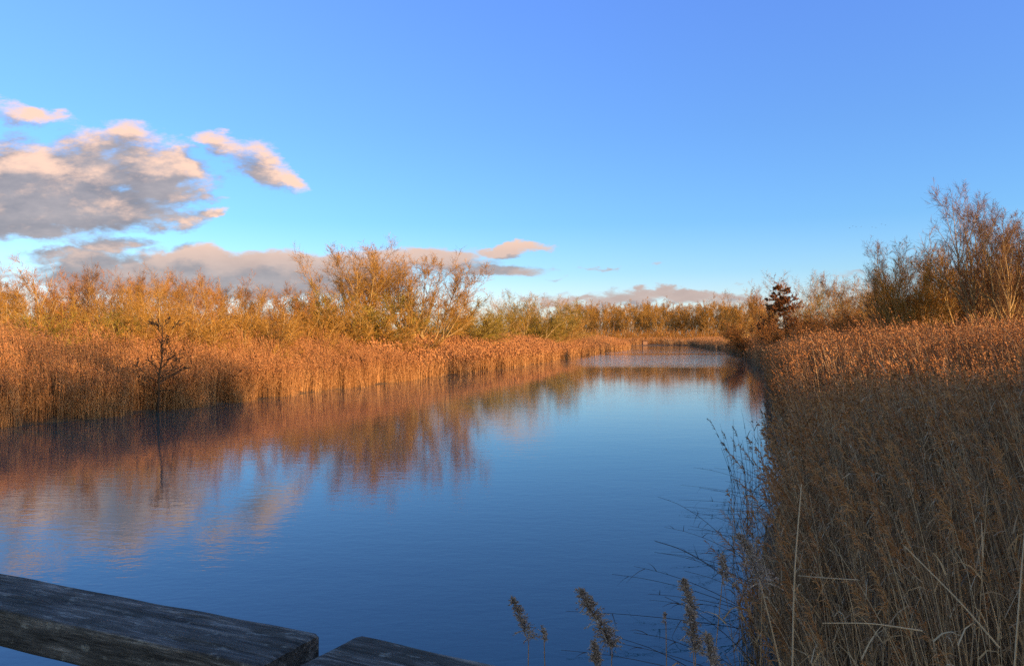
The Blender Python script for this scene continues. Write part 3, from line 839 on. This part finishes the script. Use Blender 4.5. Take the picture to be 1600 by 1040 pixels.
near_reed(1156, 838, 3.6, .22, (-34, 70), 'reed with a dense dark plume bent left beside the right bank', fluffy=1.1)
near_reed(1040, 956, 3.9, .05, (0, 4), 'bare thin reed stem standing alone left of the brown plumes', fluffy=.1)

# tall pale stalks standing out of the right reed bed
def stalk(label, pts, r, tint, name='reed_stalk', group=None, mat='near_reed'):
    P = np.array([[*at(px, d), CAM_Z + (527 - py) / F * d] for px, py, d in pts])
    n = 12; t = np.linspace(0, len(P) - 1, n)
    Q = np.column_stack([np.interp(t, np.arange(len(P)), P[:, k]) for k in range(3)])
    for _ in range(2): Q[1:-1] = (Q[:-2] + Q[1:-1] * 2 + Q[2:]) / 4
    mb = MB(); o = Q[0].copy()
    mb.tubes((Q - o)[None], np.linspace(r, r * .5, n)[None], 5, 0, [tint])
    return tag(mb.build(name, M[mat], None, tuple(o), smooth=True), label, 'reed', group)
stalk('tall straight pale stalk at the left edge of the right reed bed', [(1236, 1120, 3.6), (1240, 900, 3.6), (1252, 756, 3.7)], .0052, .95)
stalk('long pale broken stalk lying aslant across the right reeds', [(1560, 1010, 3.5), (1500, 940, 3.55), (1412, 852, 3.7)], .0045, 1.0)
stalk('pale curved stalk lying flat low in the right reeds', [(1440, 984, 3.3), (1360, 972, 3.35), (1284, 972, 3.4)], .0040, .95)
stalk('straight pale stalk near the right edge of the photo', [(1578, 1120, 3.2), (1590, 950, 3.2), (1600, 830, 3.3)], .0050, .9)
stalk('thin horizontal stalk poking left over the water from the reeds', [(1340, 905, 4.2), (1290, 902, 4.2), (1246, 898, 4.3)], .0035, .9)
stalk('slanting pale stalk under the dense dark plume', [(1232, 1100, 3.5), (1205, 980, 3.5), (1186, 905, 3.55)], .0045, .85)

# dark stems drooping over the water at the edge of the right reeds
for i in range(46):
    yb = R.uniform(5.5, 17); xb = float(np.interp(yb, RB[:, 1], RB[:, 0])) + R.uniform(-.1, .5)
    L = R.uniform(1.0, 2.3); az = radians(R.normal(195, 24)); rise = R.uniform(.06, .75)
    P = []
    for a in np.linspace(0, 1, 6):
        P.append((xb + math.cos(az) * L * a * (1.1 - rise * .7), yb - math.sin(az) * L * a * .4, max(.015, .02 + L * rise * a * (1.25 - .55 * a) * .8)))
    P = np.array(P); n = 10; t = np.linspace(0, 5, n)
    Q = np.column_stack([np.interp(t, np.arange(6), P[:, k]) for k in range(3)])
    mb = MB(); o = Q[0].copy(); mb.tubes((Q - o)[None], np.linspace(.0042, .0018, n)[None], 4, 0, [R.uniform(.1, .9)])
    for a in R.integers(3, n - 1, 3):
        dd = unit(R.normal(size=3) + np.array([-.6, 0, .4])); ll = R.uniform(.08, .25)
        W = np.array([Q[a] - o + dd * ll * b - np.array([0, 0, .4 * ll * b * b]) for b in np.linspace(0, 1, 4)])
        mb.tubes(W[None], np.linspace(.0045, .0008, 4)[None], 2, 0, [R.uniform(.2, .9)])
    tag(mb.build('drooping_reed', M['dark_stem'], None, tuple(o)), 'dark leafless reed stem drooping over the water from the right bank', 'reed', 'dark stems drooping over the water')
# loose stand of dark reeds in the shallows
for i in range(26):
    px = R.uniform(1142, 1215); d = R.uniform(13, 21)
    x, y = at(px, d); 
    if float(shore([(x, y)])[0]) > 0.2: continue
    mb = MB(); H = R.uniform(1.1, 2.1)
    reed_batch(mb, np.zeros((1, 2)), np.array([H]), np.array([[R.uniform(-.25, .02), R.uniform(-.1, .1)]]), 0, 1.6, .65, 0, 1, .06, z0=np.array([0.0]))
    tag(mb.build('reed', [M['dark_stem'], M['plume']], None, (x, y, -.3)), 'dark reed standing in the shallows off the right bank', 'reed', 'loose stand of dark reeds in the shallows')

# ------------------------------------------------------------------ bridge handrails
def handrail(name, label, a, b, width, thick, seed, post_at):
    """a square-cut plank from a to b (its far top edge), falling away towards the viewer"""
    a, b = np.array(a), np.array(b)
    L = np.linalg.norm(b - a); ax = (b - a) / L
    ang = math.atan2(ax[1], ax[0])
    e = link(name, None, None, (a[0], a[1], a[2]), ang); tag(e, label, 'handrail', 'wooden handrails of the bridge')
    nx, ny, nz = 150, 14, 7
    mb = MB()
    def face(fn, nu, nv):
        u, v = np.meshgrid(np.linspace(0, 1, nu), np.linspace(0, 1, nv), indexing='ij')
        return fn(u, v), u.shape
    bev = .0035
    # cross-section ring with rounded arrises, swept along the plank
    ring = []
    def corner(cx, cy, a0):
        for k in range(4):
            t = radians(a0 + k * 30); ring.append((cx + bev * math.cos(t), cy + bev * math.sin(t)))
    def edge(p, q, n):
        for k in range(1, n): ring.append((p[0] + (q[0] - p[0]) * k / n, p[1] + (q[1] - p[1]) * k / n))
    y0, y1, z0, z1 = -width, 0.0, -thick, 0.0
    corner(y1 - bev, z1 - bev, 0); edge((y1 - bev, z1), (y0 + bev, z1), 16)
    corner(y0 + bev, z1 - bev, 90); edge((y0, z1 - bev), (y0, z0 + bev), 8)
    corner(y0 + bev, z0 + bev, 180); edge((y0 + bev, z0), (y1 - bev, z0), 8)
    corner(y1 - bev, z0 + bev, 270); edge((y1, z0 + bev), (y1, z1 - bev), 8)
    ring = np.array(ring); k = len(ring)
    xs = np.concatenate([[0, .003], np.linspace(.008, L - .008, nx), [L - .003, L]])
    V = np.zeros((len(xs), k, 3))
    cy, cz = (y0 + y1) / 2, (z0 + z1) / 2
    for i, x in enumerate(xs):
        sh = 1 - max(0, .008 - min(x, L - x)) * .6 / .08
        V[i, :, 0] = x
        V[i, :, 1] = cy + (ring[:, 0] - cy) * sh
        V[i, :, 2] = cz + (ring[:, 1] - cz) * sh
    # weathering: shallow drying cracks along the grain and a worn, uneven top
    yy, zz, xx = V[..., 1], V[..., 2], V[..., 0]
    rs = np.random.default_rng(seed)
    top = zz > -bev * 1.2
    for _ in range(26):
        c = rs.uniform(y0, y1); x0 = rs.uniform(-.1, L); ln = rs.uniform(.1, .5); dep = rs.uniform(.0008, .003); sl = rs.normal(0, .012)
        w = np.exp(-((yy - c - sl * (xx - x0)) / .0035) ** 2) * np.clip(1 - ((xx - x0 - ln / 2) / (ln / 2)) ** 2, 0, 1)
        V[..., 2] -= np.where(top, w * dep, 0)
    V[..., 2] += np.where(top, .0004 * np.sin(xx * 9 + seed) + .0005 * np.sin(xx * 31 + yy * 40), 0)
    V[..., 1] += .0012 * np.sin(xx * 7 + seed * 2) + .0006 * np.sin(xx * 43)
    idx = np.arange(V.shape[0] * k).reshape(V.shape[0], k); nxt = np.roll(idx, -1, 1)
    mb.add(V, np.stack([idx[:-1], nxt[:-1], nxt[1:], idx[1:]], -1))
    for end in (0, -1):
        c = V[end].mean(0); ringv = V[end]
        W = np.concatenate([ringv, (ringv * .5 + c * .5), np.repeat(c[None], k, 0)])
        id3 = np.arange(3 * k).reshape(3, k); n3 = np.roll(id3, -1, 1)
        q = np.stack([id3[:-1], id3[1:], n3[1:], n3[:-1]], -1)
        mb.add(W, q if end == 0 else q[..., ::-1])
    mb.build('rail', wood_mat(name + '_wood_%d' % seed, (.115, .108, .10), seed), e)
    pm = MB()
    s = .045; x0 = post_at * L
    zb = -(a[2] + 1.2)
    B = np.array([(x0 + i * s, cy + j * s * .9, z) for z in (zb, -thick - .001) for i, j in ((-1, -1), (1, -1), (1, 1), (-1, 1))])
    pm.add(B, [(0, 1, 5, 4), (1, 2, 6, 5), (2, 3, 7, 6), (3, 0, 4, 7), (4, 5, 6, 7), (3, 2, 1, 0)])
    pm.build('post', wood_mat(name + '_post_%d' % seed, (.05, .045, .04), seed + 3), e)

def onz(px, py, z):
    d = (CAM_Z - z) * F / (py - 527)
    return np.array([(px - 800) / F * d, d, z])
ZT = CAM_Z - .45
A1, B1 = onz(0, 893, ZT), onz(501, 989, ZT)
u = (B1 - A1) / np.linalg.norm(B1 - A1)
handrail('handrail', 'weathered grey plank handrail crossing the bottom left corner, square end to the gap', A1 - u * .55, B1, .132, .062, 3, .86)
A2, B2 = onz(561, 990, ZT), onz(792, 1040, ZT)
u2 = (B2 - A2) / np.linalg.norm(B2 - A2)
handrail('handrail', 'weathered grey plank handrail right of the gap, only its end in the photo', A2, A2 + u2 * 1.5, .150, .062, 8, .12)

# ------------------------------------------------------------------ small far things
def hut():
    x, y = at(1008, 316)
    e = link('waterside_hut', None, None, (x, y, .1)); tag(e, 'tiny pale wooden hut with a dark flat roof at the far end of the canal', 'hut')
    def box(mb, c, s):
        c, s = np.array(c), np.array(s) / 2
        B = np.array([c + s * (i, j, k) for k in (-1, 1) for i, j in ((-1, -1), (1, -1), (1, 1), (-1, 1))])
        mb.add(B, [(0, 1, 5, 4), (1, 2, 6, 5), (2, 3, 7, 6), (3, 0, 4, 7), (4, 5, 6, 7), (3, 2, 1, 0)])
    w = MB()
    for i in range(9): box(w, (-.8 + i * .2, -.6 + .004 * (i % 2), .85), (.19, .05, 1.5))
    box(w, (0, .2, .8), (1.7, 1.4, 1.4)); w.build('wall', plain_mat('pale_boards', (.36, .20, .12)), e)
    r = MB(); box(r, (0, .1, 1.76), (2.1, 1.9, .22)); r.build('roof', plain_mat('dark_roof', (.09, .04, .03)), e)
    p = MB(); box(p, (.95, -.5, .7), (.25, .25, 1.85)); p.build('post', plain_mat('rust_post', (.16, .05, .03)), e)
hut()

def bird(px, py, d, yaw, flap):
    x, y = at(px, d); z = CAM_Z + (527 - py) / F * d
    mb = MB()
    t = np.linspace(-.5, .5, 9)
    mb.tubes(np.column_stack([t, t * 0, t * 0])[None] * 1.0, (np.array([.01, .05, .09, .11, .11, .09, .05, .035, .01]))[None], 6)
    for s in (-1, 1):
        P = np.array([(.1, s * .05, .02), (.14, s * .35, .12 * flap), (.02, s * .8, .05 * flap)])
        c = np.array([.22, .2, .06])
        V = np.concatenate([P + np.column_stack([c, c * 0, c * 0]) * .5, P - np.column_stack([c, c * 0, c * 0]) * .5])
        V = np.concatenate([V, V - (0, 0, .025)])
        q = [(i, i + 1, i + 4, i + 3) for i in (0, 1)]; q += [(i + 6, i + 9, i + 10, i + 7) for i in (0, 1)]
        mb.add(V, q)
    o = mb.build('bird', plain_mat('bird_feathers', (.06, .055, .055)), None, (x, y, z), smooth=True)
    o.rotation_euler = (0, 0, yaw); o.scale = (.7, .7, .7)
    tag(o, 'tiny dark bird of the flock flying far above the right bank trees', 'bird', 'flock of distant birds')
for px, py, fl in [(1328, 356, 1), (1333, 353, -1), (1338, 354, 1), (1346, 354, 1), (1363, 354.5, -1), (1369, 355.5, 1), (1378, 350, 1), (1384, 351.5, -1)]:
    bird(px, py, 420, R.uniform(2.6, 3.6), fl)
